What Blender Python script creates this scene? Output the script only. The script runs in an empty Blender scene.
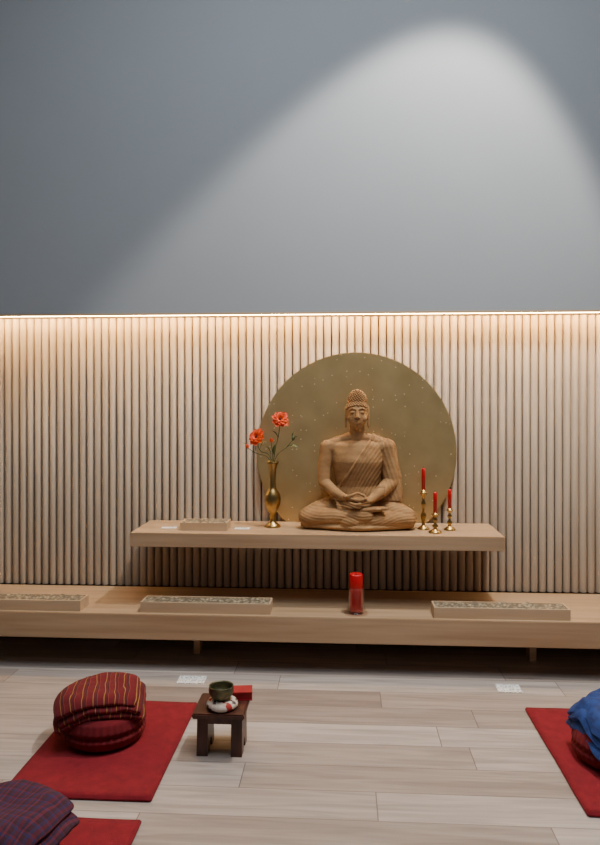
import bpy, bmesh, math, random
from mathutils import Vector, Matrix, noise
random.seed(4)
S = bpy.context.scene
D = bpy.data

def lin(c):
    c /= 255.0
    return c/12.92 if c <= 0.04045 else ((c+0.055)/1.055)**2.4
def rgb(r, g, b): return (lin(r), lin(g), lin(b), 1)

# ---------------------------------------------------------------- materials
def base_mat(name):
    m = D.materials.new(name); m.use_nodes = True
    nt = m.node_tree
    return m, nt, nt.nodes['Principled BSDF']
def N(nt, t, **kw):
    n = nt.nodes.new(t)
    for k, v in kw.items(): setattr(n, k, v)
    return n
def mat(name, c1, c2=None, rough=.6, metal=0, scale=(8, 8, 8), bump=0., bscale=80, detail=4, **inp):
    m, nt, b = base_mat(name)
    b.inputs['Roughness'].default_value = rough
    b.inputs['Metallic'].default_value = metal
    for k, v in inp.items(): b.inputs[k.replace('_', ' ')].default_value = v
    tc = N(nt, 'ShaderNodeTexCoord')
    mp = N(nt, 'ShaderNodeMapping'); mp.inputs['Scale'].default_value = scale
    nt.links.new(tc.outputs['Object'], mp.inputs[0])
    no = N(nt, 'ShaderNodeTexNoise'); no.inputs['Scale'].default_value = 1; no.inputs['Detail'].default_value = detail
    nt.links.new(mp.outputs[0], no.inputs['Vector'])
    r = N(nt, 'ShaderNodeValToRGB')
    r.color_ramp.elements[0].position = .3; r.color_ramp.elements[1].position = .7
    r.color_ramp.elements[0].color = c1; r.color_ramp.elements[1].color = c2 or c1
    nt.links.new(no.outputs[0], r.inputs[0]); nt.links.new(r.outputs[0], b.inputs['Base Color'])
    if bump:
        n2 = N(nt, 'ShaderNodeTexNoise'); n2.inputs['Scale'].default_value = bscale
        nt.links.new(tc.outputs['Object'], n2.inputs['Vector'])
        bp = N(nt, 'ShaderNodeBump'); bp.inputs['Strength'].default_value = bump; bp.inputs['Distance'].default_value = .005
        nt.links.new(n2.outputs[0], bp.inputs['Height']); nt.links.new(bp.outputs[0], b.inputs['Normal'])
    return m

M = {}
M['paint'] = mat('paint_bluegrey', rgb(164, 169, 174), rgb(167, 172, 177), .85, scale=(2, 2, 2), bump=.03, bscale=150)
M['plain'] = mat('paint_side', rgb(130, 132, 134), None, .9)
M['slat'] = mat('ash_slat', rgb(166, 147, 127), rgb(194, 175, 153), .55, scale=(25, 25, 1.2))
M['slatback'] = mat('slat_backing', rgb(104, 86, 70), None, .8)
M['oak'] = mat('oak_bench', rgb(170, 138, 104), rgb(198, 167, 132), .42, scale=(1.5, 22, 30))
M['oak2'] = mat('oak_tray', rgb(192, 162, 128), rgb(208, 180, 146), .5, scale=(2, 30, 30))
M['dark'] = mat('under_bench_shade', rgb(30, 26, 24), None, .9)  # near-black colour standing in for the shade under the bench
M['brass'] = mat('brass', rgb(160, 130, 78), rgb(190, 160, 102), .3, 1., scale=(20, 20, 20))
M['stone'] = mat('carved_sandstone', rgb(140, 102, 62), rgb(178, 136, 88), .8, scale=(14, 14, 30), bump=.25, bscale=200)
M['red'] = mat('red_mat_fabric', rgb(118, 12, 26), rgb(136, 18, 33), .95, scale=(30, 30, 30), bump=.3, bscale=400)
M['zafu'] = mat('zafu_fabric', rgb(100, 14, 24), rgb(122, 20, 30), .95, scale=(20, 20, 20), bump=.3, bscale=300)
M['wax'] = mat('red_wax', rgb(190, 14, 24), rgb(200, 20, 30), .35, scale=(10, 10, 10))
M['walnut'] = mat('dark_stool_wood', rgb(58, 30, 24), rgb(84, 46, 34), .4, scale=(40, 5, 10))
M['petal'] = mat('petal_orange', rgb(232, 58, 4), rgb(242, 92, 10), .6, scale=(40, 40, 40))
M['petal2'] = mat('flower_centre', rgb(90, 30, 12), rgb(60, 20, 10), .8)
M['stem'] = mat('stem_green', rgb(70, 84, 44), rgb(90, 100, 56), .6)
M['bowl'] = mat('bronze_bowl', rgb(76, 78, 58), rgb(112, 108, 78), .4, .6, scale=(30, 30, 30))
M['book'] = mat('book_red', rgb(150, 16, 30), None, .6)
M['wick'] = mat('wick', rgb(30, 25, 20), None, .9)

def ramp(nt, src, stops, interp='LINEAR'):
    r = N(nt, 'ShaderNodeValToRGB'); cr = r.color_ramp; cr.interpolation = interp
    while len(cr.elements) < len(stops): cr.elements.new(.5)
    for e, (p, c) in zip(cr.elements, stops): e.position = p; e.color = c
    nt.links.new(src, r.inputs[0]); return r
def math_(nt, op, a, b=None):
    n = N(nt, 'ShaderNodeMath', operation=op)
    for i, v in enumerate((a, b)):
        if v is None: continue
        if isinstance(v, (int, float)): n.inputs[i].default_value = v
        else: nt.links.new(v, n.inputs[i])
    return n.outputs[0]

# gold leaf with flecks
m, nt, b = base_mat('gold_leaf')
tc = N(nt, 'ShaderNodeTexCoord')
no = N(nt, 'ShaderNodeTexNoise'); no.inputs['Scale'].default_value = 9; no.inputs['Detail'].default_value = 8
nt.links.new(tc.outputs['Object'], no.inputs['Vector'])
r = ramp(nt, no.outputs[0], [(.3, rgb(192, 168, 118)), (.7, rgb(204, 181, 130))])
vo = N(nt, 'ShaderNodeTexVoronoi'); vo.inputs['Scale'].default_value = 42
nt.links.new(tc.outputs['Object'], vo.inputs['Vector'])
sc_ = N(nt, 'ShaderNodeSeparateColor'); nt.links.new(vo.outputs['Color'], sc_.inputs[0])
fl = math_(nt, 'MULTIPLY', math_(nt, 'LESS_THAN', vo.outputs['Distance'], .15), math_(nt, 'GREATER_THAN', sc_.outputs[0], .68))
mx = N(nt, 'ShaderNodeMix', data_type='RGBA'); nt.links.new(fl, mx.inputs['Factor']); nt.links.new(r.outputs[0], mx.inputs['A']); mx.inputs['B'].default_value = rgb(250, 235, 190)
nt.links.new(mx.outputs['Result'], b.inputs['Base Color']); b.inputs['Metallic'].default_value = .65
rr_ = ramp(nt, no.outputs[0], [(.3, (.34,)*3+(1,)), (.7, (.42,)*3+(1,))]); nt.links.new(rr_.outputs[0], b.inputs['Roughness'])
M['gold'] = m
# thin clear glass
m, nt, b = base_mat('clear_glass')
tr = N(nt, 'ShaderNodeBsdfTransparent'); tr.inputs[0].default_value = (.98, .95, .95, 1)
gl = N(nt, 'ShaderNodeBsdfGlossy'); gl.inputs['Roughness'].default_value = .05
fr = N(nt, 'ShaderNodeLayerWeight'); fr.inputs['Blend'].default_value = .12
ms = N(nt, 'ShaderNodeMixShader')
nt.links.new(fr.outputs['Facing'], ms.inputs[0]); nt.links.new(tr.outputs[0], ms.inputs[1]); nt.links.new(gl.outputs[0], ms.inputs[2])
nt.links.new(ms.outputs[0], nt.nodes['Material Output'].inputs['Surface']); nt.nodes.remove(b)
M['glass'] = m
# LED
m, nt, b = base_mat('led_strip')
b.inputs['Base Color'].default_value = (1, .8, .6, 1)
b.inputs['Emission Color'].default_value = (1, .60, .22, 1); b.inputs['Emission Strength'].default_value = 105
M['led'] = m

# oak plank floor
m, nt, b = base_mat('oak_plank_floor')
tc = N(nt, 'ShaderNodeTexCoord'); sp = N(nt, 'ShaderNodeSeparateXYZ'); nt.links.new(tc.outputs['Object'], sp.inputs[0])
yy = math_(nt, 'DIVIDE', math_(nt, 'ADD', sp.outputs[1], 10.03), .158)
row = math_(nt, 'FLOOR', yy)
wn = N(nt, 'ShaderNodeTexWhiteNoise', noise_dimensions='1D'); nt.links.new(row, wn.inputs['W'])
xx = math_(nt, 'DIVIDE', math_(nt, 'ADD', sp.outputs[0], math_(nt, 'MULTIPLY', wn.outputs[0], 5.0)), 1.25)
col = math_(nt, 'FLOOR', xx)
cb = N(nt, 'ShaderNodeCombineXYZ'); nt.links.new(row, cb.inputs[0]); nt.links.new(col, cb.inputs[1])
w2 = N(nt, 'ShaderNodeTexWhiteNoise', noise_dimensions='3D'); nt.links.new(cb.outputs[0], w2.inputs['Vector'])
r1 = ramp(nt, w2.outputs[0], [(0, rgb(150, 136, 127)), (.35, rgb(176, 164, 156)), (.7, rgb(194, 183, 175)), (1, rgb(164, 149, 139))])
cb2 = N(nt, 'ShaderNodeCombineXYZ')
nt.links.new(math_(nt, 'MULTIPLY', sp.outputs[0], 2.2), cb2.inputs[0])
nt.links.new(math_(nt, 'MULTIPLY', sp.outputs[1], 30.), cb2.inputs[1])
nt.links.new(math_(nt, 'MULTIPLY', w2.outputs[0], 40.), cb2.inputs[2])
gn = N(nt, 'ShaderNodeTexNoise'); gn.inputs['Scale'].default_value = 1; gn.inputs['Detail'].default_value = 6; gn.inputs['Distortion'].default_value = .9
nt.links.new(cb2.outputs[0], gn.inputs['Vector'])
r2 = ramp(nt, gn.outputs[0], [(.3, (.72, .70, .69, 1)), (.62, (1.05, 1.05, 1.05, 1))])
mx = N(nt, 'ShaderNodeMix', data_type='RGBA', blend_type='MULTIPLY'); mx.inputs['Factor'].default_value = 1
nt.links.new(r1.outputs[0], mx.inputs['A']); nt.links.new(r2.outputs[0], mx.inputs['B'])
fy = math_(nt, 'FRACT', yy); fx = math_(nt, 'FRACT', xx)
seam = math_(nt, 'MAXIMUM', math_(nt, 'LESS_THAN', fy, .018), math_(nt, 'LESS_THAN', fx, .003))
m2 = N(nt, 'ShaderNodeMix', data_type='RGBA'); nt.links.new(math_(nt, 'MULTIPLY', seam, .75), m2.inputs['Factor'])
nt.links.new(mx.outputs['Result'], m2.inputs['A']); m2.inputs['B'].default_value = rgb(100, 86, 78)
nt.links.new(m2.outputs['Result'], b.inputs['Base Color']); b.inputs['Roughness'].default_value = .32
bp = N(nt, 'ShaderNodeBump'); bp.inputs['Strength'].default_value = .25; bp.inputs['Distance'].default_value = .002
nt.links.new(math_(nt, 'SUBTRACT', gn.outputs[0], seam), bp.inputs['Height']); nt.links.new(bp.outputs[0], b.inputs['Normal'])
M['floor'] = m

# striped / plaid blankets
def stripes(name, base, stops, period, axis=0, cross=None, rough=.95):
    m, nt, b = base_mat(name)
    tc = N(nt, 'ShaderNodeTexCoord'); sp = N(nt, 'ShaderNodeSeparateXYZ'); nt.links.new(tc.outputs['UV'], sp.inputs[0])
    f = math_(nt, 'FRACT', math_(nt, 'DIVIDE', sp.outputs[axis], period))
    r = ramp(nt, f, [(0, base)] + stops, 'CONSTANT')
    out = r.outputs[0]
    if cross:
        f2 = math_(nt, 'FRACT', math_(nt, 'DIVIDE', sp.outputs[1-axis], period*.8))
        rr = ramp(nt, f2, [(0, base)] + cross, 'CONSTANT')
        mx = N(nt, 'ShaderNodeMix', data_type='RGBA'); mx.inputs['Factor'].default_value = .5
        nt.links.new(out, mx.inputs['A']); nt.links.new(rr.outputs[0], mx.inputs['B']); out = mx.outputs['Result']
    nt.links.new(out, b.inputs['Base Color']); b.inputs['Roughness'].default_value = rough
    no = N(nt, 'ShaderNodeTexNoise'); no.inputs['Scale'].default_value = 350
    nt.links.new(tc.outputs['Object'], no.inputs['Vector'])
    bp = N(nt, 'ShaderNodeBump'); bp.inputs['Strength'].default_value = .4; bp.inputs['Distance'].default_value = .002
    nt.links.new(no.outputs[0], bp.inputs['Height']); nt.links.new(bp.outputs[0], b.inputs['Normal'])
    return m
M['bl_red'] = stripes('blanket_red_striped', rgb(102, 15, 26), [(.20, rgb(164, 124, 60)), (.26, rgb(94, 15, 25)), (.50, rgb(62, 26, 32)), (.60, rgb(140, 54, 42)), (.65, rgb(106, 17, 28))], .036)
M['bl_pur'] = stripes('blanket_purple_plaid', rgb(60, 26, 40), [(.3, rgb(50, 40, 80)), (.5, rgb(96, 24, 40)), (.7, rgb(38, 30, 62)), (.85, rgb(112, 36, 50))], .034, cross=[(.4, rgb(40, 38, 78)), (.6, rgb(90, 26, 40)), (.75, rgb(48, 22, 38))])
M['shawl'] = mat('shawl_blue', rgb(14, 36, 92), rgb(26, 66, 136), .8, scale=(40, 40, 40), bump=.4, bscale=250)
m, nt, b = base_mat('patterned_cushion')
tc = N(nt, 'ShaderNodeTexCoord'); vo = N(nt, 'ShaderNodeTexVoronoi'); vo.inputs['Scale'].default_value = 60
nt.links.new(tc.outputs['Object'], vo.inputs['Vector'])
sp = N(nt, 'ShaderNodeSeparateColor'); nt.links.new(vo.outputs['Color'], sp.inputs[0])
r = ramp(nt, sp.outputs[0], [(0, rgb(205, 192, 180)), (.60, rgb(165, 44, 40)), (.78, rgb(190, 172, 155)), (.9, rgb(90, 70, 70))], 'CONSTANT')
nt.links.new(r.outputs[0], b.inputs['Base Color']); b.inputs['Roughness'].default_value = .8
M['pattern'] = m
m, nt, b = base_mat('carved_inlay')
tc = N(nt, 'ShaderNodeTexCoord'); vo = N(nt, 'ShaderNodeTexVoronoi'); vo.inputs['Scale'].default_value = 60
nt.links.new(tc.outputs['Object'], vo.inputs['Vector'])
r = ramp(nt, vo.outputs['Distance'], [(.1, rgb(190, 172, 140)), (.6, rgb(110, 98, 80))])
nt.links.new(r.outputs[0], b.inputs['Base Color']); b.inputs['Roughness'].default_value = .6
bp = N(nt, 'ShaderNodeBump'); bp.inputs['Strength'].default_value = .6; bp.inputs['Distance'].default_value = .004; bp.invert = True
nt.links.new(vo.outputs['Distance'], bp.inputs['Height']); nt.links.new(bp.outputs[0], b.inputs['Normal'])
M['inlay'] = m
m, nt, b = base_mat('printed_paper')
tc = N(nt, 'ShaderNodeTexCoord'); sp = N(nt, 'ShaderNodeSeparateXYZ'); nt.links.new(tc.outputs['Object'], sp.inputs[0])
ln = math_(nt, 'LESS_THAN', math_(nt, 'FRACT', math_(nt, 'DIVIDE', sp.outputs[1], .016)), .4)
no = N(nt, 'ShaderNodeTexNoise'); no.inputs['Scale'].default_value = 160; nt.links.new(tc.outputs['Object'], no.inputs['Vector'])
k = math_(nt, 'MULTIPLY', ln, math_(nt, 'GREATER_THAN', no.outputs[0], .5))
mx = N(nt, 'ShaderNodeMix', data_type='RGBA'); nt.links.new(k, mx.inputs['Factor'])
mx.inputs['A'].default_value = rgb(248, 247, 244); mx.inputs['B'].default_value = rgb(120, 118, 116)
nt.links.new(mx.outputs['Result'], b.inputs['Base Color']); b.inputs['Roughness'].default_value = .7
M['paper'] = m

# ---------------------------------------------------------------- helpers
def link(name, me, mats, parent=None, loc=(0, 0, 0), rot=(0, 0, 0), smooth=False):
    o = D.objects.new(name, me); S.collection.objects.link(o)
    for mm in (mats if isinstance(mats, (list, tuple)) else [mats]): me.materials.append(mm)
    o.location = loc; o.rotation_euler = rot
    if parent: o.parent = parent
    if smooth:
        for p in me.polygons: p.use_smooth = True
    return o
def from_bm(name, bm, mats, **kw):
    me = D.meshes.new(name); bm.to_mesh(me); bm.free(); return link(name, me, mats, **kw)
def empty(name, loc=(0, 0, 0), rot=(0, 0, 0)):
    o = D.objects.new(name, None); S.collection.objects.link(o); o.location = loc; o.rotation_euler = rot
    o.empty_display_size = .05; return o
def bm_box(bm, lo, hi, mi=0):
    r = bmesh.ops.create_cube(bm, size=1)
    vs = r['verts']
    for v in vs:
        v.co = Vector([(lo[i]+hi[i])/2 + v.co[i]*(hi[i]-lo[i]) for i in range(3)])
    fs = set(f for v in vs for f in v.link_faces)
    for f in fs: f.material_index = mi
    return vs
def box(name, lo, hi, mats, bevel=0, parent=None, loc=(0, 0, 0), rot=(0, 0, 0)):
    bm = bmesh.new(); bm_box(bm, lo, hi)
    if bevel: bmesh.ops.bevel(bm, geom=bm.edges[:], offset=bevel, segments=2, affect='EDGES')
    return from_bm(name, bm, mats, parent=parent, loc=loc, rot=rot)
def lathe(name, prof, mats, seg=40, parent=None, loc=(0, 0, 0), fn=None, rot=(0, 0, 0)):
    bm = bmesh.new(); rings = []
    for r, z in prof:
        if r < 1e-5: rings.append([bm.verts.new((0, 0, z))])
        else:
            ring = []
            for i in range(seg):
                a = 2*math.pi*i/seg; rr = r
                if fn: rr = fn(a, r, z)
                ring.append(bm.verts.new((rr*math.cos(a), rr*math.sin(a), z)))
            rings.append(ring)
    for A, B in zip(rings, rings[1:]):
        for i in range(seg):
            j = (i+1) % seg
            if len(A) == 1 and len(B) == 1: break
            if len(A) == 1: bm.faces.new((A[0], B[j], B[i]))
            elif len(B) == 1: bm.faces.new((A[i], A[j], B[0]))
            else: bm.faces.new((A[i], A[j], B[j], B[i]))
    bmesh.ops.recalc_face_normals(bm, faces=bm.faces[:])
    return from_bm(name, bm, mats, parent=parent, loc=loc, rot=rot, smooth=True)
def tube(name, pts, r, mats, parent=None, seg=8):
    c = D.curves.new(name, 'CURVE'); c.dimensions = '3D'; c.bevel_depth = r; c.bevel_resolution = 3; c.use_fill_caps = True
    s = c.splines.new('BEZIER'); s.bezier_points.add(len(pts)-1)
    for p, q in zip(s.bezier_points, pts): p.co = q; p.handle_left_type = p.handle_right_type = 'AUTO'
    o = D.objects.new(name, c); S.collection.objects.link(o); c.materials.append(mats)
    if parent: o.parent = parent
    return o

# ---------------------------------------------------------------- room shell
XL, XR, YB, YF, ZC = -3.0, 2.6, 3.79, -1.6, 4.4
box('floor', (XL, YF, -.1), (XR, YB, 0), M['floor'])
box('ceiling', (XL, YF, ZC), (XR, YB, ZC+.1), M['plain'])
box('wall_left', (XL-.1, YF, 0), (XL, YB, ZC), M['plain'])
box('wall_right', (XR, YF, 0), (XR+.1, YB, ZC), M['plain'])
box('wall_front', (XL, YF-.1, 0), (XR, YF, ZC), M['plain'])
ZS = 1.73
wb = empty('wall_back')
box('upper_wall', (XL, 3.70, ZS+.012), (XR, 3.9, ZC), M['paint'], parent=wb)
box('lower_wall', (XL, YB, 0), (XR, 3.9, ZS+.012), M['slatback'], parent=wb)
# slats
bm = bmesh.new(); pitch = .042; x = XL+.02; rs = .0185
while x < XR-.02:
    prof = [(-rs, 0.03)]+[(-rs*math.cos(math.pi*i/8), -rs*1.0*math.sin(math.pi*i/8)+.012) for i in range(9)]+[(rs, .03)]
    lo = [bm.verts.new((x+a, 3.758+b_, .27)) for a, b_ in prof]; hi = [bm.verts.new((x+a, 3.758+b_, ZS-.004)) for a, b_ in prof]
    for i in range(len(prof)-1): bm.faces.new((lo[i], lo[i+1], hi[i+1], hi[i]))
    bm.faces.new(hi); x += pitch
bmesh.ops.recalc_face_normals(bm, faces=bm.faces[:])
sl = from_bm('slatted_wall_panel', bm, M['slat'], smooth=False)
for p in sl.data.polygons: p.use_smooth = len(p.vertices) == 4
# light cove
led = empty('led_strip_light')
box('led_tape', (XL, 3.712, ZS+.004), (XR, 3.722, ZS+.010), M['led'], parent=led)
box('trim_1', (XL, 3.697, ZS+.004), (XR, 3.704, ZS+.016), M['oak2'])

# ---------------------------------------------------------------- bench & shelf
bench = empty('long_low_bench')
box('bench_top', (XL, 3.25, .15), (XR, 3.733, .27), M['oak'], .003, parent=bench)
for i, xl in enumerate((-2.4, -.735, .93, 2.3)):
    box('leg_%d' % (i+1), (xl-.016, 3.49, 0), (xl+.016, 3.56, .15), M['oak'], parent=bench)
box('bench_shade_board', (XL, 3.76, 0), (XR, 3.79, .15), M['dark'])  # added dark board, paints the shade behind the gap under the bench
sh = empty('altar_shelf')
box('shelf_slab', (-1.038, 3.36, .564), (.766, 3.722, .632), M['oak'], .002, parent=sh)
box('cleat_1', (-1.0, 3.722, .57), (-.55, 3.747, .625), M['oak'], parent=sh)
box('cleat_2', (.62, 3.722, .57), (.74, 3.747, .625), M['oak'], parent=sh)
# disc
bm = bmesh.new()
bmesh.ops.create_cone(bm, cap_ends=True, segments=160, radius1=.529, radius2=.529, depth=.016)
bmesh.ops.bevel(bm, geom=[e for e in bm.edges if len(e.link_faces) == 2 and abs(e.link_faces[0].normal.z-e.link_faces[1].normal.z) > .5], offset=.004, segments=2, affect='EDGES')
from_bm('golden_disc', bm, M['gold'], loc=(.069, 3.733, 1.004), rot=(math.pi/2, 0, 0))

# ---------------------------------------------------------------- buddha
def ell_pts(c, r, n=14):
    if isinstance(r, (int, float)): r = (r, r, r)
    out = []
    for i in range(n+1):
        th = math.pi*i/n
        for j in range(2*n if 0 < i < n else 1):
            ph = math.pi*j/n
            out.append(Vector((c[0]+r[0]*math.sin(th)*math.cos(ph), c[1]+r[1]*math.sin(th)*math.sin(ph), c[2]+r[2]*math.cos(th))))
    return out
BV, BF = [], []
def hull(bm, *els, n=11):
    t = bmesh.new()
    for c, r in els:
        for p in ell_pts(c, r, n): t.verts.new(p)
    bmesh.ops.convex_hull(t, input=t.verts[:])
    idx = {}
    for v in t.verts:
        if v.link_faces: idx[v] = len(BV); BV.append(v.co[:])
    for f in t.faces: BF.append([idx[v] for v in f.verts])
    t.free()
def chain(bm, els, n=11):
    for a, b_ in zip(els, els[1:]): hull(bm, a, b_, n=n)

B = None
# torso
chain(B, [((0, .03, .10), (.14, .085, .085)), ((0, .020, .21), (.106, .066, .05)), ((0, .010, .33), (.128, .078, .06)), ((0, .018, .400), (.135, .064, .042))], n=16)
hull(B, ((-.148, .02, .398), (.034, .040, .040)), ((.148, .02, .398), (.034, .040, .040)))
hull(B, ((0, .02, .455), .034), ((-.125, .022, .415), .029)); hull(B, ((0, .02, .455), .034), ((.125, .022, .415), .031))
chain(B, [((0, .018, .44), .041), ((0, .006, .51), .037)])
# head
hull(B, ((0, .004, .582), (.054, .060, .058)), ((0, -.008, .553), (.051, .052, .040)), ((0, -.014, .533), (.043, .046, .034)), ((0, -.032, .502), (.019, .017, .014)), n=22)
hull(B, ((0, .010, .622), (.046, .048, .026)), ((0, .012, .655), (.035, .037, .030)), n=16)
hull(B, ((0, -.055, .592), (.005, .006, .004)), ((0, -.069, .554), (.008, .008, .006)))
hull(B, ((-.009, -.060, .550), .005), ((.009, -.060, .550), .005))
for s in (-1, 1):
    chain(B, [((s*.007, -.0545, .591), .0040), ((s*.024, -.0520, .598), .0036), ((s*.042, -.040, .589), .0030)], n=8)
    hull(B, ((s*.022, -.0465, .577), (.014, .012, .0065)))
    hull(B, ((s*.027, -.034, .546), (.020, .018, .020)), n=14)
    chain(B, [((s*.055, .004, .594), (.006, .015, .014)), ((s*.057, .0, .555), (.0055, .010, .014)), ((s*.056, -.004, .512), (.006, .008, .014))])
    hull(B, ((s*.002, -.058, .533), (.005, .006, .004)), ((s*.015, -.051, .533), (.004, .006, .0025)), n=8)
hull(B, ((0, -.055, .524), (.013, .008, .0045)))
# arms
chain(B, [((-.148, .02, .398), .040), ((-.164, .012, .30), .034), ((-.165, -.002, .225), .030)])
chain(B, [((-.165, -.002, .225), .030), ((-.115, -.062, .185), .026), ((-.060, -.108, .158), .018)])
chain(B, [((.148, .02, .398), .043), ((.166, .012, .30), .040), ((.168, -.002, .225), .034)])
chain(B, [((.168, -.002, .225), .034), ((.115, -.062, .185), .028), ((.060, -.108, .150), .019)])
# draped robe over the left arm
hull(B, ((.150, .03, .36), .04), ((.205, .02, .25), (.014, .03, .02)), ((.165, .04, .17), (.03, .03, .03)))
hull(B, ((.205, .02, .25), (.012, .03, .02)), ((.20, .01, .13), (.025, .04, .02)), ((.14, .02, .15), (.03, .05, .03)))
# legs
for s in (-1, 1):
    chain(B, [((s*.08, .045, .085), (.09, .085, .075)), ((s*.17, .0, .075), (.075, .075, .062)), ((s*.237, -.04, .058), (.055, .062, .048))])
hull(B, ((-.237, -.052, .055), (.052, .055, .045)), ((.03, -.110, .072), (.05, .038, .038)))
hull(B, ((.237, -.052, .052), (.052, .055, .045)), ((-.04, -.108, .045), (.05, .04, .038)))
hull(B, ((-.237, -.03, .02), (.045, .06, .02)), ((.237, -.03, .02), (.045, .06, .02)), ((0, .07, .03), (.14, .06, .03)), ((0, -.115, .018), (.10, .035, .018)))
# right foot resting on left calf (sole turned up) with toes
hull(B, ((.03, -.118, .105), (.022, .022, .014)), ((.10, -.108, .108), (.028, .028, .012)))
for i in range(5):
    hull(B, ((.118, -.130+i*.012, .110), .0075), ((.138-.003*i, -.128+i*.012, .113), .0065-.0004*i), n=7)
# hands in dhyana mudra, right hand resting on left
for s, z0, y0 in ((1, .136, -.118), (-1, .156, -.116)):
    hull(B, ((s*.060, y0+.006, z0+.012), (.016, .018, .012)), ((s*.015, y0, z0), (.012, .030, .010)))
    L = (.046, .056, .060, .052)
    for i in range(4):
        yy0 = y0-.026+i*.0172; l = L[i]
        p = [(s*.012, yy0, z0), (s*(.012-l*.45), yy0, z0-.003), (s*(.012-l*.8), yy0, z0), (s*(.012-l), yy0+.001, z0+.005)]
        chain(B, [(p[0], .0078), (p[1], .0075), (p[2], .0068), (p[3], .006)], n=7)
    chain(B, [((s*.046, y0-.012, z0+.012), .010), ((s*.030, y0-.016, .176), .0075), ((s*.005, y0-.012, .186), .0062)], n=7)
me = D.meshes.new('buddha_raw'); me.from_pydata(BV, [], BF)
bm = bmesh.new(); bm.from_mesh(me); bmesh.ops.recalc_face_normals(bm, faces=bm.faces[:]); bm.to_mesh(me); bm.free()
raw = D.objects.new('buddha_raw', me); S.collection.objects.link(raw)
md = raw.modifiers.new('r', 'REMESH'); md.mode = 'VOXEL'; md.voxel_size = .0023; md.use_smooth_shade = True
md = raw.modifiers.new('s', 'SMOOTH'); md.factor = .5; md.iterations = 4
dg = bpy.context.evaluated_depsgraph_get()
ev = raw.evaluated_get(dg); me2 = D.meshes.new_from_object(ev)
D.objects.remove(raw)
def sst(a, b_, x):
    t = max(0, min(1, (x-a)/(b_-a))); return t*t*(3-2*t)
newco = []
for v in me2.vertices:
    x, y, z = v.co; n = v.normal; d = 0
    hand = (abs(x) < .085 and y < -.085 and z > .118)
    foot = (.0 < x < .15 and y < -.075 and .097 < z < .125)
    fore = x < -.04 and .14 < z < .26 and (y < -.05 or x < -.13)
    fore = fore or (.04 < x < .13 and y < -.075 and .14 < z < .22)
    if not (hand or foot or fore) and z < .462:
        if z > .135:
            xl = -.105+.66*(z-.19); dist = (x-xl)/1.2
            w = sst(-.002, .003, dist)*(1-sst(.435, .462, z) if x < .07 else 1)
            if x < -.125: w = 0
            q = dist+.035*math.sin(6*x+4*z)
            if x > .125: q = .9*(x-.125)+.28*(z-.3)+.02
            s_ = math.sin(2*math.pi*q/.0165)
            d = w*(.0045+.0008*s_)
            if 0 < dist < .013: d += .0028
        elif z > .008:
            q = z-.22*abs(x)+.10*y+.012*math.sin(x*22)
            d = .0008*math.sin(2*math.pi*q/.0150)*sst(.008, .02, z)*sst(.0, .05, abs(x)+.03)
    newco.append(v.co+n*d)
for v, c in zip(me2.vertices, newco): v.co = c
# snail-shell curls, appended as one mesh
t = bmesh.new(); bmesh.ops.create_icosphere(t, subdivisions=2, radius=1); t.verts.ensure_lookup_table()
IV = [v.co.copy() for v in t.verts]; IF = [[v.index for v in f.verts] for f in t.faces]; t.free()
CV, CF = [], []
g = math.pi*(3-math.sqrt(5))
def curls(c, r, n, cond, cr):
    for i in range(n):
        zz = 1-2*(i+.5)/n; rr = math.sqrt(1-zz*zz); a = i*g
        p = Vector((c[0]+r[0]*rr*math.cos(a), c[1]+r[1]*rr*math.sin(a), c[2]+r[2]*zz))
        if cond(p):
            o_ = len(CV); CV.extend((p+q*cr)[:] for q in IV); CF.extend([o_+k_ for k_ in f] for f in IF)
def hair(p):
    if p.y < -.02 and p.z < .609-.010*(abs(p.x)/.05)**2: return False
    if p.y < .02 and p.z < .592: return False
    return p.z > .545
curls((0, .004, .584), (.0545, .0605, .060), 540, hair, .0056)
curls((0, .011, .634), (.0455, .0475, .054), 300, lambda p: p.z > .622, .0052)
mc = D.meshes.new('c'); mc.from_pydata(CV, [], CF)
bm = bmesh.new(); bm.from_mesh(me2); bm.from_mesh(mc)
for f in bm.faces: f.smooth = True
zmin = min(v.co.z for v in bm.verts)
for v in bm.verts:
    v.co.z -= zmin; v.co.z *= 1.015; v.co.x *= 1.02
from_bm('buddha_statue', bm, M['stone'], loc=(.073, 3.582, .632))

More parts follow.
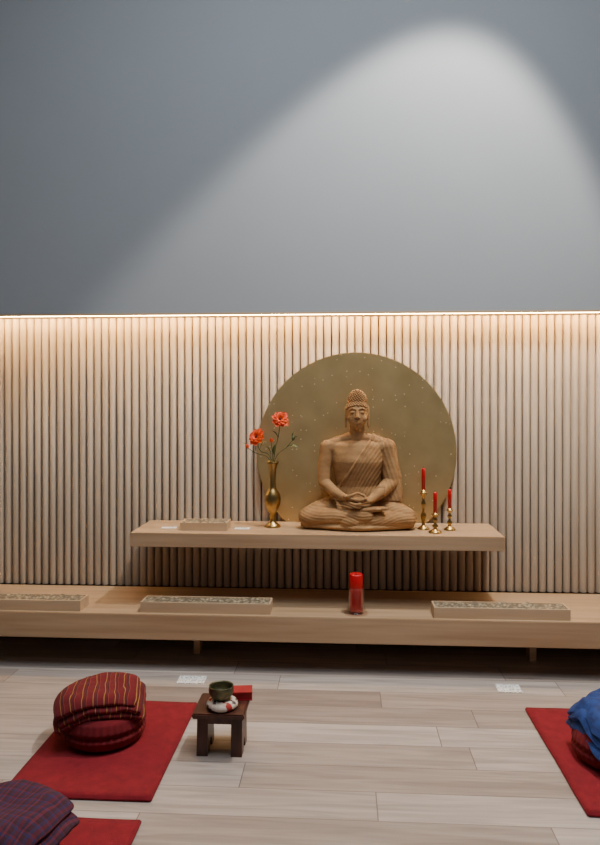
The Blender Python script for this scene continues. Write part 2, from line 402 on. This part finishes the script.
# ---------------------------------------------------------------- altar objects
T = .632
vase = empty('flower_vase', (-.358, 3.56, T))
lathe('vase_body', [(0, 0), (.041, 0), (.042, .006), (.034, .014), (.018, .026), (.013, .045), (.017, .055), (.014, .064), (.028, .085), (.040, .115), (.043, .145), (.038, .170), (.024, .190), (.017, .205), (.0155, .24), (.018, .29), (.026, .32), (.035, .334), (.033, .335), (.022, .318), (.013, .29), (.011, .2), (0, .19)], M['brass'], parent=vase)
def flower(name, c, r, tilt, par, petals=9, rings=3):
    bm = bmesh.new()
    for k in range(rings):
        pr = r*(1-.24*k); lift = .25+.45*k
        for i in range(petals):
            a = 2*math.pi*(i+.5*k)/petals+random.uniform(-.1, .1); pl = pr*random.uniform(.88, 1.08)
            grid = []
            for u in range(6):
                rowv = []
                t = u/5
                wd = pl*.42*math.sin(math.pi*min(1, .12+t*.80))**.7
                for v in range(5):
                    s = (v-2)/2
                    R = pl*t; z = pl*lift*math.sin(t*2.0)*.7 - pl*.10*(1-s*s)+random.uniform(-1, 1)*.03*pl*t
                    x_ = R*(1-.10*abs(s)); y_ = wd*s
                    rowv.append(bm.verts.new((x_*math.cos(a)-y_*math.sin(a), x_*math.sin(a)+y_*math.cos(a), z)))
                grid.append(rowv)
            for u in range(5):
                for v in range(4): bm.faces.new((grid[u][v], grid[u+1][v], grid[u+1][v+1], grid[u][v+1]))
    for f in bm.faces: f.smooth = True
    r0 = bmesh.ops.create_icosphere(bm, subdivisions=2, radius=r*.17, matrix=Matrix.Translation((0, 0, r*.12)))
    for v in r0['verts']:
        for f in v.link_faces: f.material_index = 1
    return from_bm(name, bm, [M['petal'], M['petal2']], parent=par, loc=c, rot=tilt)
heads = [((.040, -.03, .548), .050, (1.05, 0, .25)), ((-.077, -.03, .458), .048, (1.1, 0, -.35)), ]
for i, (c, r, t) in enumerate(heads):
    flower('blossom_%d' % (i+1), c, r, t, vase)
    tube('stem_%d' % (i+1), [(0, 0, .25), (c[0]*.25, c[1]*.3, .37), (c[0]*.8, 0, c[2]-.07), (c[0], c[1]+.012, c[2]-.004)], .0022, M['stem'], vase)
tube('stem_3', [(0, 0, .25), (.02, 0, .36), (.075, -.01, .41), (.105, -.02, .445)], .0018, M['stem'], vase)
tube('stem_4', [(0, 0, .25), (-.02, 0, .35), (-.09, -.01, .38), (-.125, -.02, .405)], .0018, M['stem'], vase)
def leaf(name, c, l, rot):
    bm = bmesh.new(); g_ = []
    for u in range(8):
        t = u/7; w = l*.17*math.sin(math.pi*(.03+.95*t))
        g_.append([bm.verts.new((l*t, s*w, l*.25*math.sin(t*2.4)+abs(s)*w*.4)) for s in (-1, 0, 1)])
    for a, b_ in zip(g_, g_[1:]):
        for v in range(2): bm.faces.new((a[v], b_[v], b_[v+1], a[v+1]))
    return from_bm(name, bm, M['stem'], parent=vase, loc=c, rot=rot, smooth=True)
k = 1
for c, l, r in [((.105, -.02, .445), .05, (0, -1.1, .4)), ((.10, -.02, .44), .045, (0, -.4, -.2)), ((.075, -.01, .41), .06, (.5, .2, -.2)), ((-.125, -.02, .405), .04, (0, -.5, 3.0)), ((-.09, -.01, .38), .055, (.4, -1.1, 2.6)), ((.01, 0, .36), .07, (.3, -1.2, .5)), ((-.01, 0, .36), .06, (.3, -.9, 2.9)), ((.03, -.02, .45), .055, (.3, -.7, 3.3)), ((-.06, -.02, .40), .05, (.3, -.8, .2))]:
    leaf('leaf_%d' % k, c, l, r); k += 1
for i, c in enumerate([(.107, -.022, .452), (-.127, -.022, .41), (-.005, -.01, .44)]):
    lathe('bud_%d' % (i+1), [(0, -.012), (.006, -.006), (.009, 0), (.007, .01), (0, .018)], M['petal'] if i else M['stem'], 16, vase, c)
tube('stem_5', [(0, 0, .25), (0, 0, .36), (-.005, -.01, .43)], .0016, M['stem'], vase)

def candlestick(name, loc, h, r, cl):
    e = empty(name, loc)
    P = [(0, 0), (r, 0), (r, .004), (r*.8, .010), (r*.35, .018), (r*.25, .026), (r*.45, .034*h/.11), (r*.5, .040*h/.11), (r*.22, .050*h/.11), (r*.2, h*.55), (r*.4, h*.62), (r*.42, h*.66), (r*.2, h*.73), (r*.25, h*.82), (r*.62, h*.90), (r*.66, h*.93), (.0115, h*.94), (.012, h), (.0085, h), (.008, h*.93), (0, h*.92)]
    lathe('stick', P, M['brass'], 32, e)
    lathe('candle', [(0, h*.92), (.0095, h*.92), (.0095, h+cl-.004), (.007, h+cl), (0, h+cl)], M['wax'], 20, e)
    lathe('wick', [(0, h+cl-.001), (.0008, h+cl-.001), (.0008, h+cl+.009), (0, h+cl+.009)], M['wick'], 8, e)
candlestick('brass_candlestick', (.404, 3.545, T), .198, .030, .108)
candlestick('brass_candlestick', (.450, 3.45, T), .098, .032, .100)
candlestick('brass_candlestick', (.532, 3.53, T), .108, .029, .095)

def tray(name, x0, x1, y0, y1, z0, h):
    e = empty(name, ((x0+x1)/2, (y0+y1)/2, z0)); w = (x1-x0)/2; d = (y1-y0)/2; t = .008
    bm = bmesh.new()
    bm_box(bm, (-w, -d, 0), (w, d, h*.62))
    for lo, hi in (((-w, -d, h*.62), (w, -d+t, h)), ((-w, d-t, h*.62), (w, d, h)), ((-w, -d+t, h*.62), (-w+t, d-t, h)), ((w-t, -d+t, h*.62), (w, d-t, h))): bm_box(bm, lo, hi)
    from_bm('box_body', bm, M['oak2'], parent=e)
    bm = bmesh.new(); nx = int(w*2/.008); ny = int(d*2/.008); g_ = []
    for i in range(nx+1):
        g_.append([bm.verts.new((-w+t+(2*w-2*t)*i/nx, -d+t+(2*d-2*t)*j/ny, h*.80+.010*noise.noise(Vector((i*.35, j*.35, x0*9)))+h*.14)) for j in range(ny+1)])
    for i in range(nx):
        for j in range(ny): bm.faces.new((g_[i][j], g_[i+1][j], g_[i+1][j+1], g_[i][j+1]))
    from_bm('carved_inlay', bm, M['inlay'], parent=e, smooth=True)
tray('wooden_tray', -.961, -.340, 3.275, 3.385, .27, .050)
tray('wooden_tray', -1.875, -1.252, 3.275, 3.385, .27, .050)
tray('wooden_tray', .422, 1.040, 3.270, 3.380, .27, .050)
tray('wooden_tray', -.807, -.572, 3.43, 3.55, T, .040)

def card(name, c, w, d, rz):
    return box(name, (-w/2, -d/2, 0), (w/2, d/2, .0025), M['paper'], loc=c, rot=(0, 0, rz))
card('printed_card', (-.878, 3.50, T), .075, .045, .05)
card('printed_card', (-.505, 3.50, T), .075, .045, -.05)
card('printed_card', (-.689, 3.165, 0), .125, .085, .02)
card('printed_card', (.734, 3.155, 0), .105, .085, -.03)

pc = empty('pillar_candle_in_glass', (.063, 3.325, .27))
lathe('glass_holder', [(0, 0), (.056, 0), (.057, .004), (.050, .010), (.042, .016), (.040, .05), (.040, .11), (.042, .125), (.040, .125), (.038, .11), (.038, .05), (.038, .014), (0, .012)], M['glass'], 48, pc)
lathe('candle', [(0, .013), (.032, .013), (.032, .183), (.029, .188), (.025, .184), (0, .181)], M['wax'], 40, pc)
lathe('wick', [(0, .18), (.0012, .18), (.0012, .20), (0, .20)], M['wick'], 8, pc)

# ---------------------------------------------------------------- floor mats, cushions
def zabuton(name, x0, x1, y0, y1):
    bm = bmesh.new(); w = (x1-x0)/2; d = (y1-y0)/2
    bmesh.ops.create_cube(bm, size=1)
    for v in bm.verts: v.co = Vector((v.co.x*2*w, v.co.y*2*d, (v.co.z+.5)*.014))
    bmesh.ops.bevel(bm, geom=bm.edges[:], offset=.004, segments=2, affect='EDGES')
    bmesh.ops.subdivide_edges(bm, edges=[e for e in bm.edges if e.calc_length() > .2], cuts=24, use_grid_fill=True)
    for v in bm.verts:
        n = noise.noise(v.co*5)+.4*noise.noise(v.co*13)
        if v.co.z > .01: v.co.z += .003*n
        v.co.x += .004*noise.noise(Vector((v.co.y*4, x0, 1))); v.co.y += .004*noise.noise(Vector((v.co.x*4, y0, 7)))
    return from_bm(name, bm, M['red'], loc=((x0+x1)/2, (y0+y1)/2, 0), smooth=True)
zabuton('red_floor_mat', -1.105, -.608, 2.190, 2.905)
zabuton('red_floor_mat', .750, 1.240, 2.195, 2.94)
zabuton('red_floor_mat', -1.105, -.606, 1.37, 2.085)
def zafu(name, x, y, R=.150, h=.125):
    P = [(0, 0), (R*.8, 0), (R*.93, h*.10), (R, h*.32), (R*1.0, h*.62), (R*.94, h*.86), (R*.84, h*.97), (R*.55, h*1.02), (0, h*1.03)]
    Q = []
    for (a, b_), (c, d_) in zip(P, P[1:]):
        for i in range(5): Q.append((a+(c-a)*i/5, b_+(d_-b_)*i/5))
    Q.append(P[-1])
    def fn(a, r, z):
        k = max(0, (r/R-.7)/.3)
        return r*(1+.010*k*math.sin(38*a)*(.4+.6*math.sin(math.pi*min(1, z/h))) - (.07*k if abs(z/h-.47) < .06 else 0))
    return lathe(name, Q, M['zafu'], 190, loc=(x, y, .0165), fn=fn)
zafu('zafu_cushion', -.892, 2.580, h=.115)
zafu('zafu_cushion', -.91, 1.81, h=.115)
zafu('zafu_cushion', .965, 2.53, h=.115)
def blanket(name, x, y, z, w, d, rz, mt, layers=4, th=.017, R=.155, wr=.006, seed=0, drop=.9, tilt=(0, 0)):
    e = empty(name, (x, y, z), (tilt[0], tilt[1], rz))
    for L in range(layers):
        bm = bmesh.new(); nu, nv = 44, 36; g_ = []
        uvl = bm.loops.layers.uv.new('UVMap')
        ww = w*(1-.03*L+random.uniform(-.02, .02)); dd = d*(1-.03*L+random.uniform(-.02, .02)); ox = random.uniform(-.008, .008); oy = random.uniform(-.008, .008)
        uvd = {}
        for i in range(nu+1):
            row_ = []
            for j in range(nv+1):
                a = (i/nu-.5)*2; b_ = (j/nv-.5)*2
                px_ = a*ww/2*(1-.05*b_*b_)+ox; py_ = b_*dd/2*(1-.05*a*a)+oy
                r_ = math.hypot(px_, py_); rr = max(0, r_-R*.72)
                sc = 1-.20*rr/max(r_, 1e-4)
                zz = -drop*rr-.6*rr*rr + th*L
                q = Vector((px_*9, py_*9, L*.7+seed)); zz += wr*noise.noise(q)+wr*.6*noise.noise(q*2.3)
                ed = max(abs(a), abs(b_)); zz -= .006*sst(.9, 1, ed)
                v = bm.verts.new((px_*sc+wr*.5*noise.noise(q+Vector((5, 0, 0))), py_*sc+wr*.5*noise.noise(q+Vector((0, 7, 0))), zz))
                uvd[v] = (px_+L*.011, py_); row_.append(v)
            g_.append(row_)
        for i in range(nu):
            for j in range(nv):
                f = bm.faces.new((g_[i][j], g_[i+1][j], g_[i+1][j+1], g_[i][j+1])); f.smooth = True
                for l in f.loops: l[uvl].uv = uvd[l.vert]
        o = from_bm('fold_%d' % (L+1), bm, mt, parent=e)
        m_ = o.modifiers.new('s', 'SOLIDIFY'); m_.thickness = th*1.02; m_.offset = 1
        m_ = o.modifiers.new('b', 'BEVEL'); m_.width = th*.4; m_.segments = 3; m_.limit_method = 'ANGLE'; m_.angle_limit = 1.0
    return e
blanket('striped_blanket', -.912, 2.590, .142, .320, .25, .25, M['bl_red'], 3, .022, seed=1, drop=.50, tilt=(.03, -.10), wr=.010)
blanket('plaid_blanket', -.905, 1.815, .136, .33, .27, -.20, M['bl_pur'], 3, .022, seed=5, drop=.5, wr=.010)
blanket('blue_shawl', .980, 2.545, .138, .29, .27, .2, M['shawl'], 3, .022, seed=9, wr=.026, drop=.75)

# ---------------------------------------------------------------- stool with bowl
st = empty('small_wooden_stool', (-.443, 2.555, 0))
box('seat', (-.094, -.092, .143), (.094, .092, .162), M['walnut'], .004, parent=st)
for i, s in enumerate((-1, 1)):
    bm = bmesh.new()
    xo = s*.062
    out = [(-.066, 0), (-.022, 0), (-.014, .03), (0, .045), (.014, .03), (.022, 0), (.066, 0), (.055, .143), (-.055, .143)]
    A = [bm.verts.new((xo-.020, a, b_)) for a, b_ in out]; Bv = [bm.verts.new((xo+.020, a, b_)) for a, b_ in out]
    bm.faces.new(A); bm.faces.new(Bv[::-1])
    for q in range(len(out)): bm.faces.new((A[q], Bv[q], Bv[(q+1) % len(out)], A[(q+1) % len(out)]))
    bmesh.ops.recalc_face_normals(bm, faces=bm.faces[:])
    from_bm('leg_%d' % (i+1), bm, M['walnut'], parent=st)
for i, s in enumerate((-1, 1)):
    box('apron_%d' % (i+1), (-.042, s*.05-.008, .113), (.042, s*.05+.008, .143), M['walnut'], parent=st)
lathe('bowl_cushion', [(0, 0), (.045, 0), (.056, .007), (.058, .016), (.052, .026), (.035, .031), (0, .028)], M['pattern'], 48, loc=(-.438, 2.525, .162))
lathe('singing_bowl', [(0, 0), (.024, 0), (.036, .010), (.044, .024), (.046, .036), (.043, .047), (.045, .050), (.042, .050), (.040, .046), (.042, .036), (.040, .025), (.032, .012), (0, .005)], M['bowl'], 48, loc=(-.442, 2.527, .191))
bk = empty('red_book', (-.383, 2.616, .162), (0, 0, .12))
box('pages', (-.040, -.030, .003), (.042, .030, .027), M['book'], parent=bk)
box('cover_top', (-.043, -.033, .027), (.043, .033, .031), M['book'], parent=bk)
box('cover_bottom', (-.043, -.033, 0), (.043, .033, .003), M['book'], parent=bk)
box('spine', (-.047, -.033, 0), (-.042, .033, .031), M['book'], parent=bk)

# ---------------------------------------------------------------- lights
def light(name, typ, loc, energy, color, target=None, **kw):
    l = D.lights.new(name, typ); l.energy = energy; l.color = color
    for k_, v in kw.items(): setattr(l, k_, v)
    o = D.objects.new(name, l); S.collection.objects.link(o); o.location = loc
    if target: o.rotation_euler = (Vector(target)-Vector(loc)).to_track_quat('-Z', 'Y').to_euler()
    return o
light('ceiling_spotlight', 'SPOT', (.85, 2.87, 4.12), 345, (1, .92, .82), (.12, 3.46, .9), spot_size=math.radians(65), spot_blend=.3, shadow_soft_size=.06)
light('ambient_fill_light', 'AREA', (.2, 1.6, 4.35), 95, (.84, .92, 1.0), (.2, 1.6, 0), shape='RECTANGLE', size=2.5, size_y=2.0)  # added unseen fill for the cool ambient light, not a ceiling fixture
light('floor_fill_spot', 'SPOT', (.9, 2.0, 4.3), 80, (1, .92, .87), (.3, 2.1, 0), spot_size=math.radians(62), spot_blend=.8, shadow_soft_size=.1)  # added unseen fill that brightens the floor, no such lamp in the room
w = D.worlds.new('w'); S.world = w; w.use_nodes = True
w.node_tree.nodes['Background'].inputs[0].default_value = (.5, .6, .7, 1); w.node_tree.nodes['Background'].inputs[1].default_value = .2

# ---------------------------------------------------------------- camera
cam = D.cameras.new('camera'); co = D.objects.new('camera', cam); S.collection.objects.link(co)
cam.sensor_fit = 'HORIZONTAL'; cam.sensor_width = 36; cam.lens = 42; cam.shift_y = -.0375
co.location = (0, 0, 1.28); co.rotation_euler = (math.radians(90), 0, math.radians(3.5))
S.camera = co
